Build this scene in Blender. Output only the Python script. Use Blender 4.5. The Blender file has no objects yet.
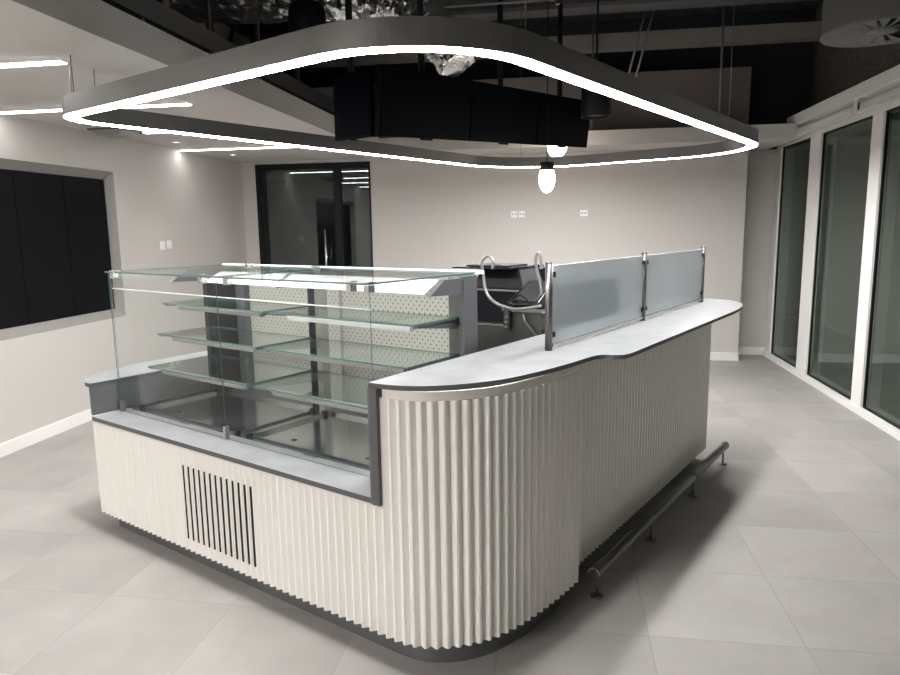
import bpy, bmesh, math, random
from mathutils import Vector, Matrix
C = bpy.context.scene.collection
SC = bpy.context.scene
PI = math.pi
TH = math.radians(26.98)            # counter axes: p runs right and away, q runs left and away
PHI = PI/2 - TH
BD = Vector((math.sin(TH), math.cos(TH), 0)); AD = Vector((-math.cos(TH), math.sin(TH), 0))
def W(p, q, z=0): return BD*p + AD*q + Vector((0, 0, z))

# ------------------------------------------------------------------ materials
def newmat(name):
    m = bpy.data.materials.new(name); m.use_nodes = True
    nt = m.node_tree; nt.nodes.clear()
    out = nt.nodes.new('ShaderNodeOutputMaterial')
    return m, nt, out
def N(nt, t, **kw):
    n = nt.nodes.new(t)
    for k, v in kw.items(): setattr(n, k, v)
    return n
def plain(name, col, rough=.5, metal=0, bump=0, bscale=200, var=0, vscale=4, spec=.5, stretch=None):
    m, nt, out = newmat(name)
    b = N(nt, 'ShaderNodeBsdfPrincipled'); nt.links.new(b.outputs[0], out.inputs[0])
    b.inputs['Base Color'].default_value = (*col, 1); b.inputs['Roughness'].default_value = rough
    b.inputs['Metallic'].default_value = metal
    b.inputs['Specular IOR Level'].default_value = spec
    tc = N(nt, 'ShaderNodeTexCoord')
    src = tc.outputs['Object']
    if stretch:
        mp = N(nt, 'ShaderNodeMapping'); nt.links.new(src, mp.inputs[0]); mp.inputs['Scale'].default_value = stretch; src = mp.outputs[0]
    if var:
        n = N(nt, 'ShaderNodeTexNoise'); n.inputs['Scale'].default_value = vscale; n.inputs['Detail'].default_value = 6
        nt.links.new(src, n.inputs['Vector'])
        r = N(nt, 'ShaderNodeValToRGB'); nt.links.new(n.outputs[0], r.inputs[0])
        r.color_ramp.elements[0].position = .3; r.color_ramp.elements[1].position = .7
        r.color_ramp.elements[0].color = (*[c*(1-var) for c in col], 1); r.color_ramp.elements[1].color = (*[min(1, c*(1+var)) for c in col], 1)
        nt.links.new(r.outputs[0], b.inputs['Base Color'])
    if bump:
        n = N(nt, 'ShaderNodeTexNoise'); n.inputs['Scale'].default_value = bscale; n.inputs['Detail'].default_value = 4
        nt.links.new(src, n.inputs['Vector'])
        bp = N(nt, 'ShaderNodeBump'); bp.inputs['Strength'].default_value = bump; bp.inputs['Distance'].default_value = .01
        nt.links.new(n.outputs[0], bp.inputs['Height']); nt.links.new(bp.outputs[0], b.inputs['Normal'])
    return m
def emis(name, col, s):
    m, nt, out = newmat(name); e = N(nt, 'ShaderNodeEmission'); e.inputs[0].default_value = (*col, 1); e.inputs[1].default_value = s
    nt.links.new(e.outputs[0], out.inputs[0]); return m
def glass(name, tint=(.93, .97, .95), base=.02, gain=1.0, rough=0.0, refl=(1, 1, 1)):
    m, nt, out = newmat(name)
    t = N(nt, 'ShaderNodeBsdfTransparent'); t.inputs[0].default_value = (*tint, 1)
    g = N(nt, 'ShaderNodeBsdfGlossy'); g.inputs['Roughness'].default_value = rough; g.inputs[0].default_value = (*refl, 1)
    lw = N(nt, 'ShaderNodeLayerWeight'); fr = N(nt, 'ShaderNodeMath', operation='POWER'); fr.inputs[1].default_value = 4.5
    nt.links.new(lw.outputs['Facing'], fr.inputs[0])
    ma = N(nt, 'ShaderNodeMath', operation='MULTIPLY_ADD'); ma.use_clamp = True
    ma.inputs[1].default_value = gain; ma.inputs[2].default_value = base
    mx = N(nt, 'ShaderNodeMixShader')
    nt.links.new(fr.outputs[0], ma.inputs[0]); nt.links.new(ma.outputs[0], mx.inputs[0])
    nt.links.new(t.outputs[0], mx.inputs[1]); nt.links.new(g.outputs[0], mx.inputs[2]); nt.links.new(mx.outputs[0], out.inputs[0])
    return m
def frosted(name):
    m, nt, out = newmat(name)
    r = N(nt, 'ShaderNodeBsdfRefraction'); r.inputs['Roughness'].default_value = .28; r.inputs['IOR'].default_value = 1.05; r.inputs[0].default_value = (.80, .85, .88, 1)
    d = N(nt, 'ShaderNodeBsdfDiffuse'); d.inputs[0].default_value = (.50, .53, .54, 1)
    tl = N(nt, 'ShaderNodeBsdfTranslucent'); tl.inputs[0].default_value = (.50, .53, .54, 1)
    g = N(nt, 'ShaderNodeBsdfGlossy'); g.inputs['Roughness'].default_value = .12
    m1 = N(nt, 'ShaderNodeMixShader'); m1.inputs[0].default_value = .5
    m2 = N(nt, 'ShaderNodeMixShader'); m2.inputs[0].default_value = .45
    m3 = N(nt, 'ShaderNodeMixShader'); m3.inputs[0].default_value = .07
    L = nt.links.new
    L(d.outputs[0], m1.inputs[1]); L(tl.outputs[0], m1.inputs[2]); L(r.outputs[0], m2.inputs[1]); L(m1.outputs[0], m2.inputs[2])
    L(m2.outputs[0], m3.inputs[1]); L(g.outputs[0], m3.inputs[2]); L(m3.outputs[0], out.inputs[0]); return m
def tile_mat():
    m, nt, out = newmat('floor_tiles'); L = nt.links.new
    b = N(nt, 'ShaderNodeBsdfPrincipled'); L(b.outputs[0], out.inputs[0])
    g = N(nt, 'ShaderNodeNewGeometry'); s = N(nt, 'ShaderNodeSeparateXYZ'); L(g.outputs['Position'], s.inputs[0])
    def M(op, a, bb=None, cc=None):
        n = N(nt, 'ShaderNodeMath', operation=op)
        for i, v in enumerate((a, bb, cc)):
            if v is None: continue
            if isinstance(v, (int, float)): n.inputs[i].default_value = v
            else: L(v, n.inputs[i])
        return n.outputs[0]
    u = M('DIVIDE', M('SUBTRACT', s.outputs[0], .355), .566); v = M('DIVIDE', M('SUBTRACT', s.outputs[1], 2.50), .535)
    du = M('MULTIPLY', M('PINGPONG', u, .5), .566); dv = M('MULTIPLY', M('PINGPONG', v, .5), .535)
    gr = M('LESS_THAN', M('MINIMUM', du, dv), .0022)
    cid = N(nt, 'ShaderNodeCombineXYZ'); L(M('FLOOR', u), cid.inputs[0]); L(M('FLOOR', v), cid.inputs[1])
    wn = N(nt, 'ShaderNodeTexWhiteNoise'); L(cid.outputs[0], wn.inputs[0])
    n1 = N(nt, 'ShaderNodeTexNoise'); n1.inputs['Scale'].default_value = 2.2; n1.inputs['Detail'].default_value = 8; n1.inputs['Roughness'].default_value = .6
    ad = N(nt, 'ShaderNodeVectorMath', operation='MULTIPLY_ADD'); L(cid.outputs[0], ad.inputs[0]); ad.inputs[1].default_value = (7.3, 5.1, 3); L(g.outputs['Position'], ad.inputs[2])
    L(ad.outputs[0], n1.inputs['Vector'])
    f = M('ADD', M('MULTIPLY', n1.outputs[0], .75), M('MULTIPLY', wn.outputs['Value'], .22))
    r = N(nt, 'ShaderNodeValToRGB'); L(f, r.inputs[0])
    r.color_ramp.elements[0].position = .25; r.color_ramp.elements[1].position = .75
    r.color_ramp.elements[0].color = (.285, .268, .254, 1); r.color_ramp.elements[1].color = (.405, .383, .363, 1)
    mx = N(nt, 'ShaderNodeMix', data_type='RGBA'); L(gr, mx.inputs[0]); L(r.outputs[0], mx.inputs[6]); mx.inputs[7].default_value = (.27, .255, .24, 1)
    L(mx.outputs[2], b.inputs['Base Color']); b.inputs['Roughness'].default_value = .5
    b.inputs['Specular IOR Level'].default_value = .3
    bp = N(nt, 'ShaderNodeBump'); bp.invert = True; bp.inputs['Strength'].default_value = .3; bp.inputs['Distance'].default_value = .002; L(gr, bp.inputs['Height']); L(bp.outputs[0], b.inputs['Normal'])
    return m
def peg_mat():
    m, nt, out = newmat('perforated_panel'); L = nt.links.new
    b = N(nt, 'ShaderNodeBsdfPrincipled'); L(b.outputs[0], out.inputs[0]); b.inputs['Roughness'].default_value = .45
    tc = N(nt, 'ShaderNodeTexCoord'); s = N(nt, 'ShaderNodeSeparateXYZ'); L(tc.outputs['Object'], s.inputs[0])
    def M(op, a, bb=None):
        n = N(nt, 'ShaderNodeMath', operation=op)
        for i, v in enumerate((a, bb)):
            if v is None: continue
            if isinstance(v, (int, float)): n.inputs[i].default_value = v
            else: L(v, n.inputs[i])
        return n.outputs[0]
    zr = M('DIVIDE', s.outputs[2], .019); row = M('MODULO', M('FLOOR', zr), 2)
    yy = M('ADD', M('DIVIDE', s.outputs[1], .034), M('MULTIPLY', row, .5))
    dy = M('MULTIPLY', M('SUBTRACT', M('FRACT', yy), .5), .034); dz = M('MULTIPLY', M('SUBTRACT', M('FRACT', zr), .5), .019)
    d = M('SQRT', M('ADD', M('MULTIPLY', dy, dy), M('MULTIPLY', dz, dz)))
    h = M('LESS_THAN', d, .0042)
    mx = N(nt, 'ShaderNodeMix', data_type='RGBA'); L(h, mx.inputs[0]); mx.inputs[6].default_value = (.33, .322, .29, 1); mx.inputs[7].default_value = (.07, .065, .055, 1)
    L(mx.outputs[2], b.inputs['Base Color']); return m
def foil_mat():
    m = plain('foil', (.62, .62, .63), .27, 1, bump=1.0, bscale=28, var=.25, vscale=9); return m

M = {}
M['floor'] = tile_mat()
M['wall'] = plain('wall_paint', (.54, .517, .49), .65, bump=.05, bscale=300)
M['ceil'] = plain('ceiling_paint', (.58, .56, .535), .8)
M['rear'] = plain('rear_wall_paint', (.32, .31, .30), .7)
M['trim'] = plain('white_trim', (.80, .79, .77), .4)
M['pink'] = plain('upper_wall', (.23, .195, .185), .8, bump=.1, bscale=60, var=.08)
M['slab'] = plain('dark_slab', (.07, .073, .073), .85, bump=.6, bscale=40, var=.3, vscale=5)
M['spray'] = plain('sprayed_wall', (.14, .135, .128), .95, bump=1, bscale=70, var=.6, vscale=60)
M['beam'] = plain('beam_paint', (.24, .225, .21), .8)
M['darkblue'] = plain('dark_recess', (.03, .036, .042), .8)
M['flute'] = plain('fluted_cream', (.82, .805, .765), .5)
M['fascia'] = plain('cream_band', (.68, .66, .605), .5)
M['conc'] = plain('concrete_laminate', (.225, .229, .235), .38, var=.13, vscale=9, bump=.03, bscale=60)
M['edge'] = plain('laminate_edge', (.085, .088, .094), .5)
M['greylam'] = plain('grey_laminate', (.115, .119, .125), .45, var=.2, vscale=7)
M['plinth'] = plain('plinth_metal', (.17, .175, .18), .38, .6)
M['black'] = plain('matt_black', (.008, .008, .010), .5, spec=.2)
M['void'] = plain('slot_black', (.004, .004, .004), .9)
M['tvcase'] = plain('screen_casing', (.003, .003, .005), .5, spec=.1)
M['gloss'] = plain('gloss_black', (.006, .007, .010), .22, spec=.35)
M['screen'] = plain('screen_black', (.003, .004, .007), .3, spec=.06)
M['vwall'] = plain('video_screen', (.0045, .005, .006), .4, spec=.08)
M['steel'] = plain('steel', (.58, .58, .58), .22, 1)
M['brushed'] = plain('brushed_steel', (.50, .49, .48), .36, 1, bump=.15, bscale=40, stretch=(1, 1, 30))
M['darksteel'] = plain('dark_steel', (.17, .167, .163), .4, 1)
M['tray'] = plain('tray_steel', (.66, .665, .67), .16, 1)
M['drum'] = plain('drum_grey', (.15, .148, .145), .6)
M['caseg'] = plain('case_grey', (.11, .113, .12), .4, .3)
M['cased'] = plain('case_dark', (.014, .016, .02), .45, spec=.25)
M['white'] = plain('white_gloss', (.84, .84, .83), .3)
M['ringm'] = plain('ring_metal', (.21, .203, .197), .4, .5, bump=.05, bscale=30)
M['alu'] = plain('grey_aluminium', (.36, .35, .34), .5, .4)
M['galv'] = plain('galvanised', (.22, .22, .23), .5, .6)
M['foil'] = plain('foil', (.80,.80,.81), .22, 1, bump=.8, bscale=24)
M['peg'] = peg_mat()
M['glass'] = glass('clear_glass', (.985, .993, .99), .015, .6)
M['gedge'] = plain('glass_edge', (.075, .15, .14), .15, spec=.8)
M['shelfg'] = glass('shelf_glass', (.86, .92, .90), .03, .8)
M['darkglass'] = glass('window_glass', (.55, .60, .57), .085, 1, refl=(.84, .93, .87))
M['doorglass'] = glass('door_glass', (.5, .55, .54), .10, 1, refl=(.88, .95, .95))
M['frost'] = frosted('frosted_film')
M['ring'] = emis('ring_diffuser', (1, .985, .97), 32)
M['lin'] = emis('linear_diffuser', (1, .99, .97), 6.5)
M['panel'] = emis('fill_panel_diffuser', (1, .98, .955), 25)  # glow of the unseen panels added for the counter front
M['globe'] = emis('opal_globe', (1, .88, .76), 5)
M['down'] = emis('downlight_lens', (1, .95, .88), 1.5)
M['hose'] = plain('hose_braid', (.26, .26, .25), .35, .4)

# ------------------------------------------------------------------ mesh builder
class MB:
    def __init__(s): s.bm = bmesh.new()
    def box(s, x0, x1, y0, y1, z0, z1, mi=0, bev=0, sidemi=None):
        vs = [s.bm.verts.new((x, y, z)) for x in (x0, x1) for y in (y0, y1) for z in (z0, z1)]
        F = [(0, 1, 3, 2), (4, 6, 7, 5), (0, 4, 5, 1), (2, 3, 7, 6), (0, 2, 6, 4), (1, 5, 7, 3)]
        fs = [s.bm.faces.new([vs[i] for i in f]) for f in F]
        for f in fs: f.material_index = mi
        if sidemi is not None:            # the thin faces of a pane
            d = (x1-x0, y1-y0, z1-z0); k = d.index(min(d))
            for j, f in enumerate(fs):
                if j//2 != k: f.material_index = sidemi
        if bev:
            bmesh.ops.bevel(s.bm, geom=list({e for f in fs for e in f.edges}), offset=bev, segments=2, affect='EDGES', profile=.7)
        return s
    def prism(s, poly, z0, z1, mi=0, side=None, top=None):
        a = [s.bm.verts.new((x, y, z0)) for x, y in poly]; b = [s.bm.verts.new((x, y, z1)) for x, y in poly]
        f = s.bm.faces.new(a[::-1]); f.material_index = mi
        f = s.bm.faces.new(b); f.material_index = top if top is not None else mi
        n = len(poly)
        for i in range(n):
            f = s.bm.faces.new((a[i], a[(i+1) % n], b[(i+1) % n], b[i])); f.material_index = side if side is not None else mi
        return s
    def hexa(s, pts, mi=0):               # 8 corners: bottom 4 then top 4
        v = [s.bm.verts.new(p) for p in pts]
        for f in ((3, 2, 1, 0), (4, 5, 6, 7), (0, 1, 5, 4), (1, 2, 6, 5), (2, 3, 7, 6), (3, 0, 4, 7)):
            s.bm.faces.new([v[i] for i in f]).material_index = mi
        return s
    def strip(s, path, z0, z1, thick=.004, closed=False, mi=0):   # thin vertical wall following a path, with a back face
        n = len(path); P = [Vector((x, y)) for x, y in path]; q = []
        for i in range(n):
            a = P[i-1] if (i > 0 or closed) else P[i]; b = P[(i+1) % n] if (i < n-1 or closed) else P[i]
            d = (b-a).normalized(); q.append(P[i]+Vector((-d.y, d.x))*thick)
        ring = [(P[i], q[i]) for i in range(n)]
        V = [[s.bm.verts.new((*c, z)) for c, z in ((a, z0), (a, z1), (b, z1), (b, z0))] for a, b in ring]
        m = n if closed else n-1
        for i in range(m):
            A, B = V[i], V[(i+1) % n]
            for k in range(4):
                s.bm.faces.new((A[k], B[k], B[(k+1) % 4], A[(k+1) % 4])).material_index = mi
        if not closed:
            s.bm.faces.new(V[0]); s.bm.faces.new(V[-1][::-1])
        return s
    def tube(s, path, r, seg=12, mi=0, cap=True, closed=False):
        P = [Vector(p) for p in path]; n = len(P); rings = []; up = None
        for i in range(n):
            a = P[i-1] if (i > 0 or closed) else P[i]; b = P[(i+1) % n] if (i < n-1 or closed) else P[i]
            t = (b-a).normalized()
            if up is None: up = t.orthogonal().normalized()
            up = (up - t*up.dot(t)).normalized(); w = t.cross(up)
            rr = r[i] if isinstance(r, (list, tuple)) else r
            rings.append([s.bm.verts.new(P[i]+(up*math.cos(2*PI*k/seg)+w*math.sin(2*PI*k/seg))*rr) for k in range(seg)])
        for i in range(n if closed else n-1):
            A, B = rings[i], rings[(i+1) % n]
            for k in range(seg):
                f = s.bm.faces.new((A[k], A[(k+1) % seg], B[(k+1) % seg], B[k])); f.smooth = True; f.material_index = mi
        if cap and not closed:
            s.bm.faces.new(rings[0][::-1]).material_index = mi; s.bm.faces.new(rings[-1]).material_index = mi
        return s
    def lathe(s, cx, cy, prof, seg=32, mi=0):   # prof: (r,z) list from bottom to top
        rings = []
        for r, z in prof:
            if r < 1e-5: rings.append([s.bm.verts.new((cx, cy, z))]*seg)
            else: rings.append([s.bm.verts.new((cx+r*math.cos(2*PI*k/seg), cy+r*math.sin(2*PI*k/seg), z)) for k in range(seg)])
        for A, B in zip(rings, rings[1:]):
            for k in range(seg):
                vs = [A[k], A[(k+1) % seg], B[(k+1) % seg], B[k]]; u = []
                for v in vs:
                    if v not in u: u.append(v)
                if len(u) > 2:
                    f = s.bm.faces.new(u); f.smooth = True; f.material_index = mi
        return s
    def obj(s, name, mats, parent=None, origin=(0, 0, 0), rot=0, bevel=0):
        if not isinstance(mats, (list, tuple)): mats = [mats]
        s.bm.normal_update()
        bmesh.ops.recalc_face_normals(s.bm, faces=s.bm.faces)
        me = bpy.data.meshes.new(name); s.bm.to_mesh(me); s.bm.free()
        for m in mats: me.materials.append(M[m])
        o = bpy.data.objects.new(name, me); C.objects.link(o)
        if parent: 
            o.parent = parent; base = parent.get('_org', None) if False else ORG.get(parent.name, (0, 0, 0))
            if parent.name not in ORG: base = PORG.get(parent.name, (0, 0, 0))
            me.transform(Matrix.Translation(-Vector(base))); PORG[o.name] = base
        else:
            me.transform(Matrix.Translation(-Vector(origin)))
            o.rotation_euler.z = rot
            o.location = Matrix.Rotation(rot, 3, 'Z') @ Vector(origin)
        if bevel:
            bv = o.modifiers.new('bevel', 'BEVEL'); bv.width = bevel; bv.segments = 2; bv.limit_method = 'ANGLE'
        return o
ORG = {}; PORG = {}
def thing(name, label, cat, origin=(0, 0, 0), rot=0, group=None):
    """Empty at the base; its parts are built in the same frame the origin is given in (p,q,z when rot=PHI)"""
    o = bpy.data.objects.new(name, None); C.objects.link(o); o.empty_display_size = .1
    o.rotation_euler.z = rot; o.location = Matrix.Rotation(rot, 3, 'Z') @ Vector(origin)
    ORG[o.name] = origin
    o['label'] = label; o['category'] = cat
    if group: o['group'] = group
    return o
def tag(o, label, cat, group=None):
    o['label'] = label; o['category'] = cat
    if group: o['group'] = group
    return o
def struct(o): o['kind'] = 'structure'; return o
def smooth_path(pts, n=8):
    out = []; P = [Vector(p) for p in pts]
    for i in range(len(P)-1):
        a, b, c, d = P[max(i-1, 0)], P[i], P[i+1], P[min(i+2, len(P)-1)]
        for k in range(n):
            t = k/n
            out.append(.5*((2*b)+(c-a)*t+(2*a-5*b+4*c-d)*t*t+(3*b-a-3*c+d)*t**3))
    out.append(P[-1]); return out
def resample(path, step, start=0.0):
    P = [Vector(p) for p in path]; out = []; d = start; acc = 0
    for a, b in zip(P, P[1:]):
        L = (b-a).length
        while d <= acc+L+1e-9:
            out.append((a.lerp(b, (d-acc)/L if L else 0), (b-a).normalized())); d += step
        acc += L
    return out

# ------------------------------------------------------------------ room shell
WL, WR, YB, CE, SL = -3.89, 2.46, 8.2, 2.40, 3.95
YR = -2.6
struct(MB().box(WL-.5, WR+1.5, YR-.3, 12.3, -.12, 0).obj('floor', 'floor'))
# left wall with the screen recess
TY0, TY1, TZ0, TZ1 = 3.50, 5.66, .815, 2.09
b = MB(); b.box(WL-.25, WL, YR, TY0, 0, SL); b.box(WL-.25, WL, TY1, 8.75, 0, SL); b.box(WL-.25, WL, TY0, TY1, 0, TZ0); b.box(WL-.25, WL, TY0, TY1, TZ1, SL); b.box(WL-.25, WL-.13, TY0, TY1, TZ0, TZ1)
struct(b.obj('wall_left', 'wall'))
# reveal around the screens, sloping inwards
b = MB(); d = .065; dx = .075
x0, x1 = WL+.001, WL-dx
O = [(TY0, TZ0), (TY1, TZ0), (TY1, TZ1), (TY0, TZ1)]; I = [(TY0+d, TZ0+d), (TY1-.02, TZ0+d), (TY1-.02, TZ1-d), (TY0+d, TZ1-d)]
for k in range(4):
    (a, c), (e, f) = O[k], O[(k+1) % 4]; (g, h), (i_, j) = I[k], I[(k+1) % 4]
    b.hexa([(x0, a, c), (x0, e, f), (x1, i_, j), (x1, g, h), (x0-.02, a, c), (x0-.02, e, f), (x1-.02, i_, j), (x1-.02, g, h)])
struct(b.obj('trim_recess', 'alu'))
# back wall: opening for the glazed door at the left
DX0, DX1, DZ = -3.71, -2.25, 2.365
b = MB(); b.box(WL, DX0, YB, YB+.18, 0, 3.24); b.box(DX0, DX1, YB, YB+.18, DZ, 3.24); b.box(DX1, 2.05, YB, YB+.18, 0, 2.40)
struct(b.obj('wall_back', 'wall'))
struct(MB().box(DX1, 2.04, YB+.003, YB+.17, 2.56, 3.24).obj('wall_back_upper', 'pink'))
struct(MB().box(WL-.2, 3.2, 8.75, 8.9, 2.40, SL).obj('wall_back_void', 'darkblue'))
b = MB(); b.box(2.05-.12, 2.05, YB+.18, 8.6, 0, 2.40); b.box(1.93, WR, 8.6, 8.75, 0, 2.40)
struct(b.obj('wall_recess', 'wall'))
b = MB(); b.box(DX1, 2.062, YB-.014, YB, 0, .098); b.box(2.05, 2.064, YB-.014, 8.6, 0, .098); b.box(2.05, WR, 8.586, 8.6, 0, .098)
b.box(WL, DX0, YB-.014, YB, 0, .098)
struct(b.obj('baseboard_back', 'trim', bevel=.003))
struct(MB().box(WL, WL+.014, YR, YB-.014, 0, .098).obj('baseboard_left', 'trim', bevel=.003))
b = MB(); b.box(WL, WR+.1, YR-.15, YR, 0, SL); struct(b.obj('wall_rear', 'rear'))
# unlit space beyond the glazed door
b = MB(); b.box(-5.0, -1.5, 11.4, 11.5, 0, 2.5); b.box(-5.1, -5.0, 8.38, 11.5, 0, 2.5); b.box(-1.6, -1.5, 8.38, 11.5, 0, 2.5); b.box(-5, -1.5, 8.9, 11.5, 2.42, 2.52)
struct(b.obj('wall_corridor', 'darkblue'))
# low ceilings: left bay and back strip, each a slab with a fascia to the open void
XF = -1.97
b = MB(); b.box(WL, -2.39, YR, 8.75, CE, CE+.15); struct(b.obj('ceiling_left', 'ceil'))
b = MB(); b.box(-2.39, XF, YR, 7.6, CE-.008, CE+.15); struct(b.obj('ceiling_strip', 'ceil'))
b = MB(); b.box(-2.39, WR-.1, 7.6, 8.75, CE, CE+.15); struct(b.obj('ceiling_back', 'ceil'))
struct(MB().box(WL-.2, WR+.8, YR, 9.0, SL, SL+.1).obj('ceiling', 'slab'))
# right side: glazed wall, sprayed concrete above
struct(MB().box(WR+.38, WR+.55, YR, 8.75, 2.64, SL).obj('wall_right', 'spray'))
b = MB(); b.box(WR+.001, WR+.38, YR, 8.60, 2.40, 2.64); struct(b.obj('trim_head', 'trim'))
b = MB(); b.box(WR-.035, WR+.14, YR, 8.60, 0, .055); struct(b.obj('trim_sill', 'trim', bevel=.004))
mull = [(8.41, 8.60), (7.21, 7.49), (5.92, 6.11), (4.58, 4.77), (3.24, 3.43), (1.90, 2.09), (.56, .75), (-.78, -.59), (-2.6, -1.95)]
b = MB()
for y0, y1 in mull: b.box(WR-.008, WR+.14, y0, y1, .055, 2.40)
struct(b.obj('trim_mullions', 'trim', bevel=.004))
for i, (a, c) in enumerate(zip(mull[1:], mull)):
    y0, y1 = a[1], c[0]
    w = struct(MB().box(WR+.022, WR+.034, y0+.01, y1-.01, .065, 2.39, sidemi=1).obj('window_%d' % (i+1), ['darkglass', 'black']))
    g = MB()
    for (u0, u1, v0, v1) in ((y0, y1, .055, .070), (y0, y1, 2.385, 2.40), (y0, y0+.014, .070, 2.385), (y1-.014, y1, .070, 2.385)): g.box(WR+.012, WR+.05, u0, u1, v0, v1)
    g.obj('window_frame', 'black', w)
# pale exterior wall and pavement outside, unlit
struct(MB().box(WR+.2, WR+1.5, YR, 12, -.02, .01).obj('ground_outside', 'slab'))
# pelmet and blinds
struct(MB().box(WR-.13, WR, YR, 7.86, 2.535, 2.64).obj('trim_pelmet', 'trim', bevel=.004))
for k, (y0, y1) in enumerate(((6.22, 7.80), (4.62, 6.16))):
    t = thing('roller_blind', ['rolled up white roller blind over the two far window panes', 'rolled up white roller blind at the right edge of the photo'][k], 'blind', (WR-.07, y0, 2.40), group='roller blinds')
    pts = [(WR-.07, y0+.02, 2.468), (WR-.07, y1-.02, 2.468)]
    MB().tube(pts, .040, 20).obj('fabric_roll', 'white', t)
    MB().box(WR-.115, WR-.09, y0+.02, y1-.02, 2.412, 2.437, bev=.004).obj('bottom_bar', 'white', t)
    for yy in (y0, y1-.012): MB().box(WR-.11, WR-.02, yy, yy+.012, 2.42, 2.535).obj('bracket', 'trim', t)
    MB().tube([(WR-.118, y1-.05, 2.50), (WR-.118, y1-.05, 2.44)], .006, 8).obj('toggle', 'black', t)

# glazed door in the back wall
t = thing('door_1', '', '', ((DX0+DX1)/2, YB, 0)); del t['label']; del t['category']; t['kind'] = 'structure'
b = MB(); y0, y1 = YB-.01, YB+.07
b.box(DX0, DX0+.045, y0, y1, 0, DZ); b.box(DX1-.02, DX1, y0, y1, 0, DZ); b.box(DX0, DX1, y0, y1, DZ-.03, DZ)
b.box(DX0+.045, DX0+.11, y0+.02, y1-.01, 0, DZ-.03); b.box(-2.72, -2.63, y0+.01, y1, 0, DZ-.03); b.box(DX0+.1, DX1, y0+.02, y1, DZ-.07, DZ-.03); b.box(DX0, DX1, y0+.02, y1, 0, .08)
b.obj('door_frame', 'black', t)
MB().box(DX0+.1, -2.71, YB+.035, YB+.045, .07, DZ-.06).obj('pane', 'doorglass', t)
MB().box(-2.64, DX1-.01, YB+.035, YB+.045, .07, DZ-.04).obj('pane', 'doorglass', t)
h = MB(); h.tube([(-2.83, YB-.05, .75), (-2.83, YB-.05, 1.57)], .014, 12); h.tube([(-2.83, YB-.05, .82), (-2.83, YB+.035, .82)], .008, 8); h.tube([(-2.83, YB-.05, 1.5), (-2.83, YB+.035, 1.5)], .008, 8)
h.obj('door_handle', 'steel', t)

# video wall screens in the recess
n = 4; w = (TY1-.02-TY0-d)/n
for k in range(n):
    y0 = TY0+d+k*w
    t = thing('wall_screen', ['tall black display panel at the cut off left end of the wall screen row', 'second tall black display panel from the left end of the wall screen row', 'tall black display panel just left of the rightmost one in the recess', 'rightmost tall black display panel set in the grey wall recess'][k], 'screen', (WL-.11, y0+w/2, TZ0+d), group='display panels in the left wall recess')
    MB().box(WL-.128, WL-.085, y0+.0015, y0+w-.0015, TZ0+d, TZ1-d).obj('housing', 'black', t)
    MB().box(WL-.085, WL-.082, y0+.004, y0+w-.004, TZ0+d+.004, TZ1-d-.004).obj('display', 'vwall', t)

# sockets and switches
def plate(x, y, z, nx, label, cat, group, facing, wd=.075, ht=.085, name='wall_socket'):
    t = thing(name, label, cat, (x, y, z), group=group)
    if facing == 'x':
        MB().box(x, x+.009, y-wd/2, y+wd/2, z-ht/2, z+ht/2, bev=.002).obj('plate', 'white', t)
        MB().box(x+.009, x+.013, y-.014, y+.014, z-.02, z+.02).obj('rocker', 'trim', t)
    else:
        MB().box(x-wd/2, x+wd/2, y-.009, y, z-ht/2, z+ht/2, bev=.002).obj('plate', 'alu' if nx else 'white', t)
        for s in (-.018, .018): MB().box(x+s-.008, x+s+.008, y-.011, y-.009, z-.012, z+.012).obj('outlet', 'alu', t)
plate(WL, 6.335, 1.43, 0, 'left one of two white switches side by side on the left wall', 'switch', 'switches on the left wall', 'x', name='light_switch')
plate(WL, 6.455, 1.435, 0, 'right one of two white switches side by side on the left wall', 'switch', 'switches on the left wall', 'x', name='light_switch')
plate(-.525, YB, 1.71, 0, 'leftmost small white socket plate high on the back wall', 'socket', 'sockets high on the back wall', 'y', .07, .07)
plate(-.435, YB, 1.71, 0, 'middle small white socket plate high on the back wall, beside the leftmost', 'socket', 'sockets high on the back wall', 'y', .07, .07)
plate(.28, YB, 1.71, 0, 'single socket plate high on the back wall right of the pair', 'socket', 'sockets high on the back wall', 'y', .085, .07)

# ------------------------------------------------------------------ display counter (fluted, curved corner)
PIT = .04; DEP = .018
outer = [(2.66, 3.60), (1.76, 3.60), (1.715, 3.585), (1.70, 3.541)]
front = [(1.70, 3.541), (1.70, 1.541)]
curve = smooth_path([(1.70, 1.541), (1.706, 1.45), (1.735, 1.375), (1.80, 1.295), (1.90, 1.225), (2.02, 1.185), (2.15, 1.163), (2.30, 1.150), (2.46, 1.145)], 8)
def flute(path, tip=.0035):
    """triangular teeth with a narrow flat tip, valleys towards the inside"""
    P = [Vector(p) for p in path]; cum = [0]
    for a, b in zip(P, P[1:]): cum.append(cum[-1]+(b-a).length)
    def at(d):
        d = max(0, min(d, cum[-1]))
        for i in range(len(P)-1):
            if d <= cum[i+1]+1e-9:
                t = (P[i+1]-P[i]).normalized(); return P[i]+t*(d-cum[i]), Vector((-t.y, t.x))
        return P[-1], Vector((0, 0))
    out = []; k = 0
    while k*PIT <= cum[-1]:
        for off, dep in ((-tip, 0), (tip, 0), (PIT/2, DEP)):
            d = k*PIT+off
            if 0 <= d <= cum[-1] or (k == 0 and off == -tip):
                p, n = at(d); out.append(p+n*dep)
        k += 1
    return out
cnt = thing('display_counter', 'cream fluted counter base with rounded corner under the glass display case', 'counter', (2.1, 2.4, 0), PHI)
back = [tuple(v) for v in flute([outer[0], outer[1]])] + [(1.722, 3.592)]
full = [tuple(v) for v in flute(front + [tuple(v) for v in curve[1:]])]
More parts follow.
